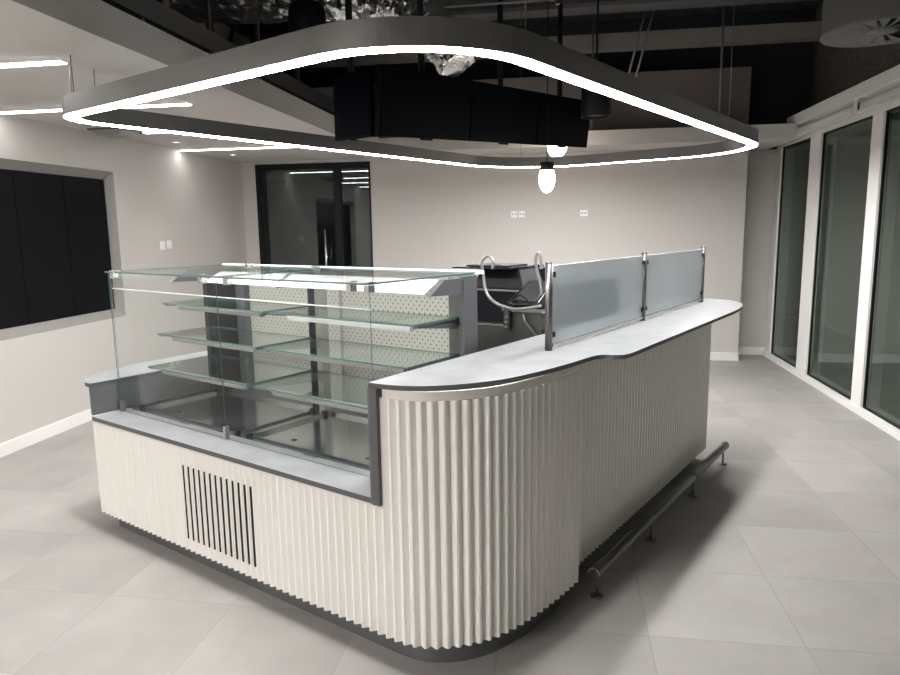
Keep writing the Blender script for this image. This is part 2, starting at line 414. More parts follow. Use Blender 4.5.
MB().strip(back + full + [(2.462, 1.148), (2.462, 1.20)], .09, .583, .012).obj('fluted_panel', 'flute', cnt)
f2 = [p for p in full if p[1] < 1.545] + [(2.462, 1.148), (2.462, 1.20)]
MB().strip(f2, .583, .985, .012).obj('curved_panel', 'flute', cnt)
band = [(1.708, 1.535)] + [tuple(v) for v in smooth_path([(1.708, 1.53), (1.713, 1.452), (1.741, 1.38), (1.805, 1.302), (1.903, 1.232), (2.022, 1.192), (2.15, 1.17), (2.30, 1.157), (2.458, 1.152)], 6)] + [(2.458, 1.20)]
MB().strip(band, .984, 1.0175, .012).obj('top_band', 'fascia', cnt)
MB().strip([(2.6, 3.592), (1.76, 3.592), (1.712, 3.575), (1.703, 3.54), (1.703, 1.55)], .582, .602, .012).obj('sill_band', 'fascia', cnt)
pl = [(2.60, 3.54), (1.80, 3.54), (1.765, 3.50), (1.758, 1.55)] + [tuple(v) for v in smooth_path([(1.765, 1.46), (1.79, 1.395), (1.85, 1.32), (1.94, 1.262), (2.05, 1.228), (2.18, 1.205), (2.40, 1.20), (2.60, 1.26)], 5)]
MB().strip(pl, 0, .092, .01).obj('plinth', 'plinth', cnt)
# carcass behind the fluting
MB().prism([(2.58, 3.55), (1.76, 3.55), (1.74, 3.5), (1.74, 1.55), (1.78, 1.42), (1.86, 1.31), (1.98, 1.25), (2.15, 1.21), (2.44, 1.19), (2.44, 1.56), (2.58, 1.56)], .088, .575).obj('carcass', 'cased', cnt)
MB().prism([(1.74, 1.55), (1.78, 1.42), (1.86, 1.31), (1.98, 1.25), (2.15, 1.21), (2.44, 1.19), (2.44, 1.56)], .575, 1.017).obj('carcass', 'cased', cnt)
for k in range(13):
    q = 2.281+.04*k
    v = MB(); v.box(1.7045, 1.718, q-.0048, q+.0048, .147, .502, bev=.002); v.obj('vent_slot', 'void', cnt)
MB().box(1.78, 1.83, 3.40, 3.45, 0, .09, bev=.005).obj('foot', 'steel', cnt)
# concrete sill (fixed part of the display niche) and grey end boards
s = MB(); s.box(1.685, 1.885, 1.574, 3.520, .60, .621, mi=1)
for f in s.bm.faces:
    if f.calc_center_median().z > .6205: f.material_index = 0
s.obj('sill', ['conc', 'edge'], cnt)
MB().box(1.683, 1.74, 1.540, 1.572, .598, 1.0165).obj('end_board', 'edge', cnt)
MB().box(1.6835, 2.35, 1.572, 1.580, .60, 1.0165).obj('end_board_facing', 'greylam', cnt)
for q in (3.00, 2.10):
    MB().box(1.872, 1.882, q-.04, q+.04, .6195, .6225).obj('vent_slot', 'caseg', cnt)

# bar counter: recessed, fluted
bar = thing('bar_counter', 'grey shaded fluted bar base set back behind the foot rail', 'counter', (3.5, 1.4, 0), PHI)
bp = [(2.475, 1.205), (4.50, 1.205)] + [(4.50+.12*math.sin(a), 1.325-.12*math.cos(a)) for a in [PI/2*k/8 for k in range(1, 9)]] + [(4.62, 1.57)]
fb = [tuple(v) for v in flute(bp)]
MB().strip(fb, .09, 1.017, .012).obj('fluted_panel', 'flute', bar)
MB().strip([(2.50, 1.275), (4.46, 1.275), (4.53, 1.30), (4.55, 1.36), (4.55, 1.55)], 0, .09, .01).obj('plinth', 'plinth', bar)
MB().prism([(2.50, 1.24), (4.48, 1.24), (4.57, 1.32), (4.57, 1.56), (2.50, 1.56)], .088, 1.017).obj('carcass', 'cased', bar)

# continuous worktop
wt = smooth_path([(1.690, 1.580), (1.698, 1.50), (1.725, 1.425), (1.772, 1.357), (1.85, 1.288), (1.98, 1.216), (2.148, 1.176), (2.33, 1.150), (2.48, 1.140), (2.555, 1.132), (2.592, 1.108), (2.605, 1.068), (2.64, 1.036), (2.72, 1.030), (2.80, 1.03)], 5)
wt += smooth_path([(4.38, 1.03), (4.65, 1.055), (4.85, 1.12), (4.97, 1.22), (5.02, 1.36), (4.99, 1.49), (4.90, 1.585)], 5) + [Vector((2.0, 1.585))]
o = MB().prism([tuple(v) for v in wt], 1.018, 1.035, mi=1, side=1, top=0).obj('worktop', ['conc', 'edge'], origin=(3.2, 1.3, 1.018), rot=PHI)
tag(o, 'long pale grey worktop with dark edge, curving round the counter corner', 'worktop')

# foot rail
t = thing('foot_rail', 'dark steel tube foot rail on short posts beside the bar base', 'foot rail', (3.5, 1.10, 0), PHI)
r = MB(); r.tube([(2.505, 1.10, .118), (4.57, 1.10, .118)], .0235, 24)
r.obj('tube', 'darksteel', t)
for p in (2.505, 4.57): MB().tube([(p-.006, 1.10, .118), (p+.006, 1.10, .118)], .0255, 24).obj('end_cap', 'steel', t)
for p in (3.18, 3.87): MB().tube([(p-.012, 1.10, .118), (p+.012, 1.10, .118)], .0248, 24).obj('joint_sleeve', 'darksteel', t)
for p in (2.545, 3.19, 3.88, 4.53):
    ob = MB().tube([(p, 1.10, .003), (p, 1.10, .096)], .0055, 10).obj('post', 'darksteel', t)
    MB().lathe(p, 1.10, [(0, .0), (.028, .0), (.028, .004), (.010, .006), (0, .006)], 24).obj('base_flange', 'darksteel', ob)

# frosted screen on the worktop
t = thing('counter_screen', 'two frosted glass panels between steel posts standing on the bar worktop', 'glass screen', (3.65, 1.35, 1.035), PHI)
posts = [2.565, 3.665, 4.765]
for p in posts:
    po = MB().tube([(p, 1.35, 1.035), (p, 1.35, 1.405)], .0155, 20).obj('post', 'darksteel', t)
    MB().tube([(p, 1.35, 1.403), (p, 1.35, 1.408)], .0158, 20).obj('cap', 'darksteel', po)
    for z in (1.10, 1.355):
        for s_ in ((-1, 1) if p == posts[1] else ((1,) if p == posts[0] else (-1,))):
            MB().box(min(p, p+s_*.04), max(p, p+s_*.04), 1.338, 1.362, z-.012, z+.012, bev=.003).obj('clamp', 'black', po)
for a, c in zip(posts, posts[1:]):
    MB().box(a+.026, c-.026, 1.345, 1.355, 1.058, 1.392, sidemi=1).obj('frosted_panel', ['frost', 'white'], t)
    MB().box(a+.02, c-.02, 1.340, 1.360, 1.046, 1.060, bev=.003).obj('bottom_rail', 'steel', t)

# side worktop at the left end with its laminate upstand
so = smooth_path([(1.70, 3.535), (1.705, 3.60), (1.76, 3.69), (1.90, 3.79), (2.08, 3.845), (2.30, 3.87), (3.3, 3.87)], 6)
t = thing('side_counter', 'low counter end with rounded pale top and grey laminate side left of the display', 'counter', (2.4, 3.7, 0), PHI)
MB().prism([(3.3, 3.535)] + [tuple(v) for v in so], .770, .790, mi=1, side=1, top=0).obj('top', ['conc', 'edge'], t)
MB().box(1.70, 3.3, 3.535, 3.552, .621, .772).obj('upstand', 'greylam', t)
MB().prism([(3.3, 3.61), (1.86, 3.61), (1.95, 3.72), (2.2, 3.80), (3.3, 3.80)], .09, .770).obj('body', 'flute', t)
MB().prism([(3.3, 3.62), (1.95, 3.62), (2.2, 3.76), (3.3, 3.76)], 0, .09).obj('plinth', 'plinth', t)

# ------------------------------------------------------------------ glass display case
QL, QR, QM = 3.505, 1.69, 2.60
PF, PU, PBk = 1.83, 2.40, 2.66
dc = thing('display_case', 'empty glass patisserie display case with glass shelves and steel trays', 'display case', (2.2, 2.6, .60), PHI)
for a, c in ((QM+.001, QL), (QR, QM-.001)):
    MB().box(PF, PF+.004, a, c, .624, 1.352, sidemi=1).obj('front_pane', ['glass', 'gedge'], dc)
MB().box(PF+.008, PU, QL-.006, QL, .80, 1.352, sidemi=1).obj('end_pane', ['glass', 'gedge'], dc)
for a, c in ((QM+.003, QL+.01), (QR, QM-.003)):
    MB().box(PF-.012, 2.52, a, c, 1.354, 1.361, sidemi=1).obj('top_pane', ['glass', 'gedge'], dc)
MB().box(2.545, 2.56, QR-.02, QL+.03, 1.350, 1.366, bev=.002).obj('top_rail', 'white', dc)
for q in (3.47, 2.71, 2.53, 1.79, 1.70):
    c = MB(); c.box(PF-.006, PF+.03, q-.012, q+.012, 1.325, 1.353, bev=.003); c.box(PF-.004, PF+.034, q-.012, q+.012, 1.361, 1.366, bev=.001); c.obj('glass_clip', 'steel', dc)
for q in (2.66, 3.2): MB().box(2.46, 2.50, q-.012, q+.012, 1.361, 1.372, bev=.002).obj('glass_clip', 'steel', dc)
for q in (3.485, 2.60):
    MB().box(PF-.008, PF+.016, q-.008, q+.008, .621, .680, bev=.002).obj('glass_foot', 'brushed', dc)
MB().tube([(PF+.012, QR+.005, 1.2625), (PF+.012, QL-.008, 1.2725)], .0028, 8).obj('white_strip', 'white', dc)  # thin white bar running just behind the front panes
# deck and trays
MB().box(1.886, PBk, QR-.078, QL, .585, .600).obj('deck', 'caseg', dc)
MB().box(1.886, 1.90, QR-.07, QL, .600, .618).obj('deck_lip', 'steel', dc)
for a, c in ((2.64, 3.46), (1.70, 2.56)):
    tr = MB(); tr.box(1.925, 2.44, a, c, .603, .609)
    for (u0, u1, v0, v1) in ((1.925, 1.935, a, c), (2.43, 2.44, a, c), (1.935, 2.43, a, a+.010), (1.935, 2.43, c-.010, c)): tr.box(u0, u1, v0, v1, .609, .624)
    to = tr.obj('tray', 'tray', dc)
    for (u, v) in ((2.02, a+.2), (2.02, c-.2)): MB().box(u-.010, u+.010, v-.012, v+.012, .6088, .6105).obj('drain_slot', 'black', to)
    for (u, v) in ((1.925, a+.004), (1.925, c-.004), (2.40, a+.004), (2.40, c-.004)): MB().box(u-.012, u+.012, v-.012, v+.012, .60, .632, bev=.003).obj('corner_stop', 'black', to)
MB().box(1.935, 2.42, 2.575, 2.62, .6005, .612).obj('tray_divider', 'steel', dc)
# uprights, end board, perforated back panels
MB().box(PU, PBk, 3.50, 3.535, .60, 1.345).obj('end_board', 'cased', dc)
MB().box(2.60, PBk, 3.42, 3.50, .60, 1.30).obj('back_post', 'caseg', dc)
u = MB(); u.box(PU, PU+.055, 2.595, 2.645, .60, 1.30); uo = u.obj('upright', 'cased', dc)
for k in range(14): MB().box(PU-.001, PU+.002, 2.614, 2.626, .66+k*.045, .685+k*.045).obj('slot', 'void', uo)
MB().box(PU, PU+.05, 2.555, 2.594, .60, 1.30).obj('upright_channel', 'brushed', dc)
MB().box(PU, PU+.10, 1.680, 1.752, .60, 1.345).obj('upright', 'darksteel', dc)
MB().box(PU-.022, PU+.08, 1.655, 1.679, .60, 1.352, bev=.002).obj('corner_post', 'caseg', dc)
for a, c in ((2.66, 3.42), (1.80, 2.64)):
    MB().box(PBk-.02, PBk, a, c, .602, 1.335).obj('perforated_panel', 'peg', dc)
MB().box(PBk-.03, PBk+.01, 1.80, 3.50, 1.335, 1.352).obj('back_rail', 'caseg', dc)
# light hood: two white reflector plates leaning back
for a, c in ((2.62, 3.16), (1.70, 2.60)):
    MB().hexa([(2.155, a, 1.293), (2.155, c, 1.293), (2.165, c, 1.291), (2.165, a, 1.291), (2.262, a-.0, 1.345), (2.262, c, 1.345), (2.272, c, 1.343), (2.272, a, 1.343)]).obj('light_hood', 'white', dc)
for q in (1.672, 2.608, 3.46):
    MB().hexa([(2.15, q-.012, 1.285), (2.15, q+.012, 1.285), (PU+.01, q+.012, 1.275), (PU+.01, q-.012, 1.275), (2.25, q-.012, 1.345), (2.25, q+.012, 1.345), (PU+.01, q+.012, 1.345), (PU+.01, q-.012, 1.345)]).obj('hood_arm', 'caseg', dc)
# shelves
for z, p0 in ((1.168, 2.09), (1.004, 2.045), (.835, 1.975)):
    for a, c in ((2.625, 3.455), (1.70, 2.575)):
        sh = MB().box(p0, PU-.004, a, c, z, z+.008, sidemi=1).obj('shelf', ['shelfg', 'gedge'], dc)
        MB().hexa([(p0+.012, a+.11, z-.020), (p0+.012, c-.14, z-.020), (p0+.04, c-.14, z-.024), (p0+.04, a+.11, z-.024), (p0+.006, a+.02, z-.002), (p0+.006, c-.13, z-.002), (p0+.045, c-.13, z-.002), (p0+.045, a+.02, z-.002)] if False else
                  [(p0+.010, a+.03, z-.022), (p0+.010, c-.13, z-.022), (p0+.040, c-.13, z-.022), (p0+.040, a+.03, z-.022), (p0+.004, a+.02, z-.001), (p0+.004, c-.12, z-.001), (p0+.044, c-.12, z-.001), (p0+.044, a+.02, z-.001)]).obj('light_bar', 'white' if (z > 1.1 and a < 2) else 'alu', sh)
        for qq in (a+.006, c-.014):
            MB().hexa([(p0+.01, qq, z-.008), (p0+.01, qq+.008, z-.008), (PU, qq+.008, z-.045), (PU, qq, z-.045), (p0+.01, qq, z-.0005), (p0+.01, qq+.008, z-.0005), (PU, qq+.008, z-.0005), (PU, qq, z-.0005)]).obj('shelf_bracket', 'caseg', sh)

# ------------------------------------------------------------------ back counter and machines
t = thing('back_counter', 'dark inner counter under the coffee machine behind the bar', 'counter', (3.6, 1.95, 0), PHI)
MB().box(2.90, 4.5, 1.64, 2.25, .09, .84).obj('body', 'cased', t)
MB().box(2.93, 4.47, 1.70, 2.20, 0, .09).obj('plinth', 'black', t)
MB().box(2.88, 4.52, 1.62, 2.27, .84, .87, bev=.003).obj('top', 'greylam', t)
t = thing('coffee_machine', 'black and steel coffee machine with arched hoses behind the glass screen', 'coffee machine', (3.4, 1.9, .87), PHI)
MB().box(3.12, 3.38, 1.80, 2.13, .872, 1.03, bev=.008).obj('base', 'darksteel', t)
MB().box(3.11, 3.39, 1.79, 2.13, 1.030, 1.040, bev=.002).obj('trim_strip', 'steel', t)
MB().box(3.12, 3.38, 1.80, 2.13, 1.041, 1.218, bev=.006).obj('front_panel', 'gloss', t)
MB().box(3.11, 3.39, 1.79, 2.13, 1.218, 1.228, bev=.002).obj('trim_strip', 'steel', t)
MB().hexa([(3.12, 1.79, 1.229), (3.12, 2.12, 1.229), (3.38, 2.12, 1.229), (3.38, 1.79, 1.229), (3.16, 1.84, 1.335), (3.16, 2.08, 1.335), (3.34, 2.08, 1.335), (3.34, 1.84, 1.335)]).obj('top_housing', 'black', t, bevel=.008)
b = MB(); b.box(3.05, 3.36, 1.845, 2.20, 1.338, 1.346, bev=.002); b.box(3.10, 3.32, 1.88, 2.14, 1.347, 1.356, bev=.002); b.obj('cup_tray', 'gloss', t)
MB().box(3.015, 3.119, 1.63, 1.845, .872, 1.125, bev=.006).obj('tank', 'darksteel', t)
MB().box(3.00, 3.12, 1.62, 1.85, 1.128, 1.150, bev=.004).obj('drip_edge', 'steel', t)
MB().hexa([(2.99, 1.63, 1.165), (2.99, 1.83, 1.165), (3.22, 1.85, 1.165), (3.22, 1.62, 1.165), (3.00, 1.64, 1.185), (3.00, 1.80, 1.185), (3.20, 1.80, 1.275), (3.20, 1.66, 1.275)]).obj('head_cover', 'gloss', t, bevel=.004)
MB().hexa([(3.005, 1.655, 1.188), (3.005, 1.785, 1.188), (3.185, 1.785, 1.269), (3.185, 1.675, 1.269), (3.004, 1.655, 1.191), (3.004, 1.785, 1.191), (3.184, 1.785, 1.273), (3.184, 1.675, 1.273)]).obj('cover_plate', 'brushed', t)
b = MB(); b.box(2.99, 3.01, 1.80, 1.835, 1.03, 1.15, bev=.004); bo = b.obj('tap_bracket', 'darksteel', t)
for z in (1.05, 1.075, 1.10): MB().tube([(2.984, 1.818, z), (2.992, 1.818, z)], .007, 10).obj('screw', 'steel', bo)
MB().tube(smooth_path([(2.98, 1.895, 1.345), (2.98, 1.89, 1.385), (2.98, 1.92, 1.41), (2.98, 1.957, 1.38), (2.98, 1.95, 1.315), (2.97, 1.925, 1.225), (2.96, 1.865, 1.175), (2.96, 1.775, 1.150), (2.96, 1.69, 1.155), (2.96, 1.60, 1.172)], 6), .0075, 10).obj('hose', 'hose', t)
MB().tube(smooth_path([(3.0, 1.618, 1.22), (3.0, 1.635, 1.30), (3.0, 1.652, 1.37), (3.0, 1.652, 1.41), (3.0, 1.640, 1.432), (3.0, 1.628, 1.41), (3.0, 1.622, 1.35)], 6), .0075, 10).obj('hose', 'hose', t)
MB().tube(smooth_path([(2.99, 1.78, 1.172), (2.985, 1.76, 1.20), (2.985, 1.735, 1.215), (2.985, 1.70, 1.20), (2.985, 1.67, 1.165)], 5), .004, 8).obj('cable', 'black', t)
MB().tube([(3.0, 1.725, 1.125), (3.0, 1.715, 1.085), (3.0, 1.62, .985)], .005, 8).obj('pipe', 'hose', t)
t = thing('coffee_grinder', 'black rounded hopper machine standing behind the first screen post', 'grinder', (3.6, 1.97, .87), PHI)
MB().lathe(3.6, 1.97, [(0, .872), (.05, .872), (.05, 1.12), (.055, 1.15), (0, 1.15)], 28).obj('body', 'black', t)
MB().lathe(3.6, 1.97, [(0, 1.15), (.04, 1.15), (.05, 1.2), (.05, 1.30), (.045, 1.325), (.03, 1.335), (0, 1.335)], 28).obj('hopper', 'gloss', t)
t = thing('countertop_appliance', 'dark appliance seen blurred through the far frosted panel', 'appliance', (4.1, 1.95, .87), PHI)
MB().box(3.95, 4.30, 1.75, 2.10, .872, 1.22, bev=.01).obj('body', 'gloss', t)
MB().box(3.97, 4.28, 1.742, 1.75, .89, 1.20, bev=.003).obj('door', 'cased', t)

# ------------------------------------------------------------------ ring light
p0, p1, q0, q1, zr = 1.668, 6.073, 1.186, 3.671, 2.12
ra = {'11': .825, '01': .249, '00': .538, '10': .809}
def rrect(off, ang=-.016, seg=20):
    out = []; pc, qc = (p0+p1)/2, (q0+q1)/2; c, s = math.cos(ang), math.sin(ang)
    for key, st in (('11', 0), ('01', 90), ('00', 180), ('10', 270)):
        r = ra[key]; cx = (p1-r) if key[0] == '1' else (p0+r); cy = (q1-r) if key[1] == '1' else (q0+r)
        for k in range(seg+1):
            t = math.radians(st+90*k/seg); rr = max(r-off, .02); u, v = cx+rr*math.cos(t)-pc, cy+rr*math.sin(t)-qc
            out.append((pc+u*c-v*s, qc+u*s+v*c))
    return out
rg = thing('ring_light', 'large rounded rectangle pendant light with glowing lower edge over the counter', 'pendant light', ((p0+p1)/2, (q0+q1)/2, zr), PHI)
def ringmesh(o0, o1, z0, z1):
    A, B = rrect(o0), rrect(o1); n = len(A); b = MB()
    V = [[b.bm.verts.new((*A[i], z0)), b.bm.verts.new((*A[i], z1)), b.bm.verts.new((*B[i], z1)), b.bm.verts.new((*B[i], z0))] for i in range(n)]
    for i in range(n):
        X, Y = V[i], V[(i+1) % n]
        for k in range(4):
            f = b.bm.faces.new((X[k], Y[k], Y[(k+1) % 4], X[(k+1) % 4])); f.smooth = False
    return b
ringmesh(0, .078, zr, zr+.088).obj('housing', 'ringm', rg)
ringmesh(.003, .075, zr-.0012, zr-.0002).obj('diffuser', 'ring', rg)
rp = rrect(.037)
for i in (10, 21, 31, 41, 50, 62, 75):
    x, y = rp[i]; MB().tube([(x, y, zr+.088), (x, y, CE-.008 if (BD*x+AD*y).x < XF else SL)], .0025, 6).obj('cable', 'galv', rg)
# ------------------------------------------------------------------ left bay ceiling fittings
LY = [3.2, 4.38, 5.5, 6.76]
nm = ['linear light on the left ceiling nearest the camera, cut by the photo edge', 'second linear light on the left ceiling, its end behind the ring light', 'third linear light on the left ceiling, beside the square diffuser', 'farthest linear light on the left ceiling, ending below the ring light']
for y, l in zip(LY, nm):
    t = thing('linear_light', l, 'ceiling light', (-3.1, y, CE), group='linear lights on the left ceiling')
    xa = -3.46 if y == LY[2] else -3.86
    MB().box(xa, -2.41, y-.032, y+.032, CE-.012, CE).obj('housing', 'white', t)
    MB().box(xa+.005, -2.415, y-.026, y+.026, CE-.017, CE-.012).obj('diffuser', 'lin', t)
for y in (2.0, .85, -.3):
    t = thing('linear_light', 'linear light on the left ceiling outside the frame', 'ceiling light', (-3.1, y, CE), group='linear lights out of frame')
    MB().box(-3.86, -2.41, y-.032, y+.032, CE-.012, CE).obj('housing', 'white', t)
    MB().box(-3.855, -2.415, y-.026, y+.026, CE-.017, CE-.012).obj('diffuser', 'lin', t)
dl = [(3.85, 'recessed downlight washing the left wall near the left edge'), (5.02, 'recessed downlight washing the left wall above the right end of the screens'), (6.2, 'recessed downlight washing the left wall above the switches'), (7.35, 'recessed downlight washing the left wall nearest the back corner')]
for y, l in dl:
    t = thing('downlight', l, 'downlight', (-3.58, y, CE), group='downlights along the left wall')
    MB().lathe(-3.58, y, [(.032, CE-.006), (.048, CE-.006), (.050, CE), (.032, CE)], 24).obj('bezel', 'white', t)
    MB().lathe(-3.58, y, [(0, CE-.002), (.032, CE-.002), (.032, CE), (0, CE)], 24).obj('lens', 'down', t)
    L = bpy.data.lights.new('downlight_beam', 'SPOT'); L.energy = 3.5; L.spot_size = math.radians(75); L.spot_blend = .6; L.shadow_soft_size = .03; L.color = (1, .95, .88)
    lo = bpy.data.objects.new('downlight_beam', L); C.objects.link(lo); lo.parent = t; lo.location = (0, 0, -.01); lo.rotation_euler = (0, math.radians(-8), 0)
t = thing('air_diffuser', 'small square air diffuser on the left ceiling near the ring corner', 'air vent', (-3.62, 5.38, CE))
MB().box(-3.80, -3.50, 5.24, 5.54, CE-.012, CE).obj('frame', 'caseg', t)
MB().hexa([(-3.75, 5.29, CE-.05), (-3.55, 5.29, CE-.05), (-3.55, 5.49, CE-.05), (-3.75, 5.49, CE-.05), (-3.78, 5.26, CE-.012), (-3.52, 5.26, CE-.012), (-3.52, 5.52, CE-.012), (-3.78, 5.52, CE-.012)]).obj('plate', 'alu', t)

struct(MB().box(XF, WR-.1, YR, -.6, CE, CE+.15).obj('ceiling_rear', 'ceil'))
for y in (-1.1, -2.0):  # inferred, unseen panels added behind the camera to brighten the counter front
    t = thing('fill_panel_light', 'unseen ceiling panel light added behind the viewpoint to light the counter front', 'ceiling light', (-3.1, y, CE), group='added fill panels out of frame')
    MB().box(-3.8, -2.42, y-.2, y+.2, CE-.012, CE).obj('frame', 'white', t)
    MB().box(-3.78, -2.44, y-.18, y+.18, CE-.016, CE-.012).obj('diffuser', 'panel', t)
# ------------------------------------------------------------------ hanging screens
az, ti, ro = .479, .13, .058
r_ = Vector((math.sin(az), math.cos(az), 0)); n_ = Vector((r_.y, -r_.x, 0)); u_ = Vector((0, 0, 1))*math.cos(ti)+n_*math.sin(ti)
r2 = r_*math.cos(ro)+u_*math.sin(ro); u2 = u_*math.cos(ro)-r_*math.sin(ro); nn = u2.cross(r2)*-1
if nn.dot(n_) < 0: nn = -nn
B0 = Vector((-1.113, 4.302, 2.13))
def screen(base, r2, u2, nn, wd, ht, label, poles):
    e = bpy.data.objects.new('hanging_screen', None); C.objects.link(e)
    y = -nn; m = Matrix(((r2.x, y.x, u2.x, base.x), (r2.y, y.y, u2.y, base.y), (r2.z, y.z, u2.z, base.z), (0, 0, 0, 1)))
    e.matrix_world = m; ORG[e.name] = (0, 0, 0)
    tag(e, label, 'screen', 'menu screens hanging over the counter')
    MB().box(0, wd, .004, .05, 0, ht, bev=.004).obj('casing', 'tvcase', e)
    MB().box(.008, wd-.008, 0, .004, .010, ht-.008).obj('display', 'screen', e)
    MB().box(wd*.45, wd*.55, -.002, .03, -.012, 0, bev=.002).obj('sensor_bar', 'black', e)
    for x in poles:
        inv = m.inverted(); a = Vector((x, .07, ht*.6)); wpt = m @ a; top = inv @ Vector((wpt.x, wpt.y, SL))
        MB().tube([a, top], .022, 12).obj('mounting_pole', 'black', e)
        MB().box(x-.08, x+.08, .05, .07, ht*.3, ht*.8).obj('mounting_plate', 'black', e)
w3 = 2.94/3
ls = ['black menu screen nearest the camera in the hanging row', 'middle black menu screen of the hanging row', 'farthest black menu screen of the hanging row, above the lit globes']
for k in range(3): screen(B0+r2*(w3*k), r2, u2, nn, w3-.008, .42, ls[k], [w3*.5])
ad = Vector((-math.cos(az), math.sin(az), 0)); ub = Vector((0, 0, 1))
nn2 = Vector((-ad.y, ad.x, 0)); nn2 = nn2 if nn2.y < 0 else -nn2
screen(B0+Vector((-.05, .0, -.0))+ad*.33, -ad, Vector((0, 0, 1)), nn2, .32, .40, 'narrow black screen end panel turned away at the left of the hanging row', [.1])

# ------------------------------------------------------------------ pendants
def globe(x, y, zb, w, h, label, cap):
    t = thing('globe_pendant', label, 'pendant light', (x, y, zb), group='lit oval globe pendants')
    prof = [(w/2*math.sin(PI*k/14), zb+h/2-h/2*math.cos(PI*k/14)) for k in range(15)]
    prof[0] = (0, zb); prof[-1] = (0, zb+h)
    MB().lathe(x, y, prof, 24).obj('globe', 'globe', t)
    MB().lathe(x, y, [(0, zb+h-.01), (cap, zb+h-.05), (cap, zb+h+.015), (0, zb+h+.02)], 20).obj('cap', 'black', t)
    MB().tube([(x, y, zb+h+.02), (x, y, SL)], .004, 6).obj('cord', 'black', t)
globe(-.105, 5.9, 1.835, .135, .235, 'lit oval globe pendant hanging lowest, below the ring light', .058)
globe(-.03, 7.15, 2.235, .21, .30, 'lit globe pendant tucked right under the hanging screens', .04)
def canlight(x, y, z0, z1, r, label):
    t = thing('cylinder_pendant', label, 'pendant light', (x, y, z0), group='black cylinder pendants')
    MB().lathe(x, y, [(r-.012, z0+.03), (r-.012, z0), (r, z0), (r, z1-.06), (r*.93, z1-.02), (r*.75, z1), (0, z1)], 36).obj('shade', 'black', t)
    MB().lathe(x, y, [(0, z0+.025), (r-.012, z0+.025), (r-.012, z0+.035), (0, z0+.035)], 36).obj('lens', 'alu', t)
    MB().tube([(x, y, z1), (x, y, SL)], .010, 8).obj('rod', 'black', t)
canlight(-1.55, 4.3, 2.60, 2.935, .115, 'black cylinder pendant seen over the top edge of the ring light')
canlight(.30, 6.2, 2.475, 2.80, .125, 'black cylinder pendant behind the right end of the hanging screens')

# swirl diffuser drum at upper right
DZC = -.145
t = thing('swirl_diffuser', 'grey round air diffuser drum hanging at the upper right corner', 'air vent', (1.62, 4.0, 2.505))
MB().lathe(1.62, 4.0, [(.255, 2.520), (.28, 2.505), (.285, 2.510), (.28, 2.525), (.28, SL), (.26, SL), (.26, 2.535)], 48).obj('drum', 'drum', t)
MB().lathe(1.62, 4.0, [(0, 2.527), (.262, 2.527), (.262, 2.545), (0, 2.545)], 48).obj('backing', 'black', t)
MB().lathe(1.62, 4.0, [(0, 2.510), (.07, 2.510), (.07, 2.526), (0, 2.526)], 32).obj('hub', 'drum', t)
for k in range(20):
    a = 2*PI*k/20; c, s = math.cos(a), math.sin(a)
    def R(u, v, z): return (1.62+u*c-v*s, 4.0+u*s+v*c, z)
    MB().hexa([R(.07, -.008, 2.511), R(.262, -.038, 2.511), R(.262, .024, 2.523), R(.07, .004, 2.523), R(.07, -.008, 2.514), R(.262, -.038, 2.514), R(.262, .024, 2.526), R(.07, .004, 2.526)]).obj('vane', 'drum', t)

# ------------------------------------------------------------------ services in the ceiling void
random.seed(4)
def noisy_tube(path, r, seg=28, amp=.02):
    b = MB(); b.tube(path, r, seg)
    for f in b.bm.faces: f.smooth = False
    for v in b.bm.verts:
        v.co += Vector((random.uniform(-1, 1), random.uniform(-1, 1), random.uniform(-1, 1)))*amp
    return b
pth = smooth_path([(-2.95, 5.3, 3.34), (-2.4, 5.3, 3.30), (-1.8, 5.3, 3.28), (-1.3, 5.25, 3.22), (-1.05, 5.15, 3.10), (-.85, 5.05, 2.90), (-.70, 5.0, 2.70)], 12)
tag(noisy_tube(pth, .15, 34, .012).obj('foil_duct', 'foil', origin=(-1.8, 5.3, 3.1)), 'crumpled silver foil duct bending down behind the hanging screens', 'duct')
struct(MB().box(-3.89, WR+.38, 7.85, 8.02, 3.42, 3.575).obj('trim_beam', 'beam'))
tag(MB().box(-2.3, 2.45, 7.2, 7.45, 3.66, 3.70).obj('cable_tray', 'galv', origin=(0, 7.32, 3.66)), 'dark cable tray running across under the ceiling slab', 'cable tray')
o = thing('metal_channel', 'grey channel section running away above the left ceiling edge', 'channel', (-2.5, 5, 2.9))
b = MB(); b.box(-2.60, -2.52, 1.5, 8.6, 2.86, 3.0); b.obj('web', 'galv', o)
for k, y in enumerate((3.3, 4.1, 4.95, 5.8, 6.7)): MB().box(-2.56, -2.53, y, y+.03, 2.56, SL).obj('hanger', 'galv', o)
o = thing('metal_stud_frame', 'dark upright stud framing inside the ceiling void at left', 'framing', (-2.9, 5, 2.56))
for k, y in enumerate((3.7, 4.4, 5.2, 6.0, 6.9)):
    MB().box(-3.1, -3.05, y, y+.04, 2.56, SL).obj('stud', 'cased', o)
    MB().tube([(-3.07, y, 2.6), (-3.07, y+.6, 3.7)], .015, 6).obj('brace', 'cased', o)
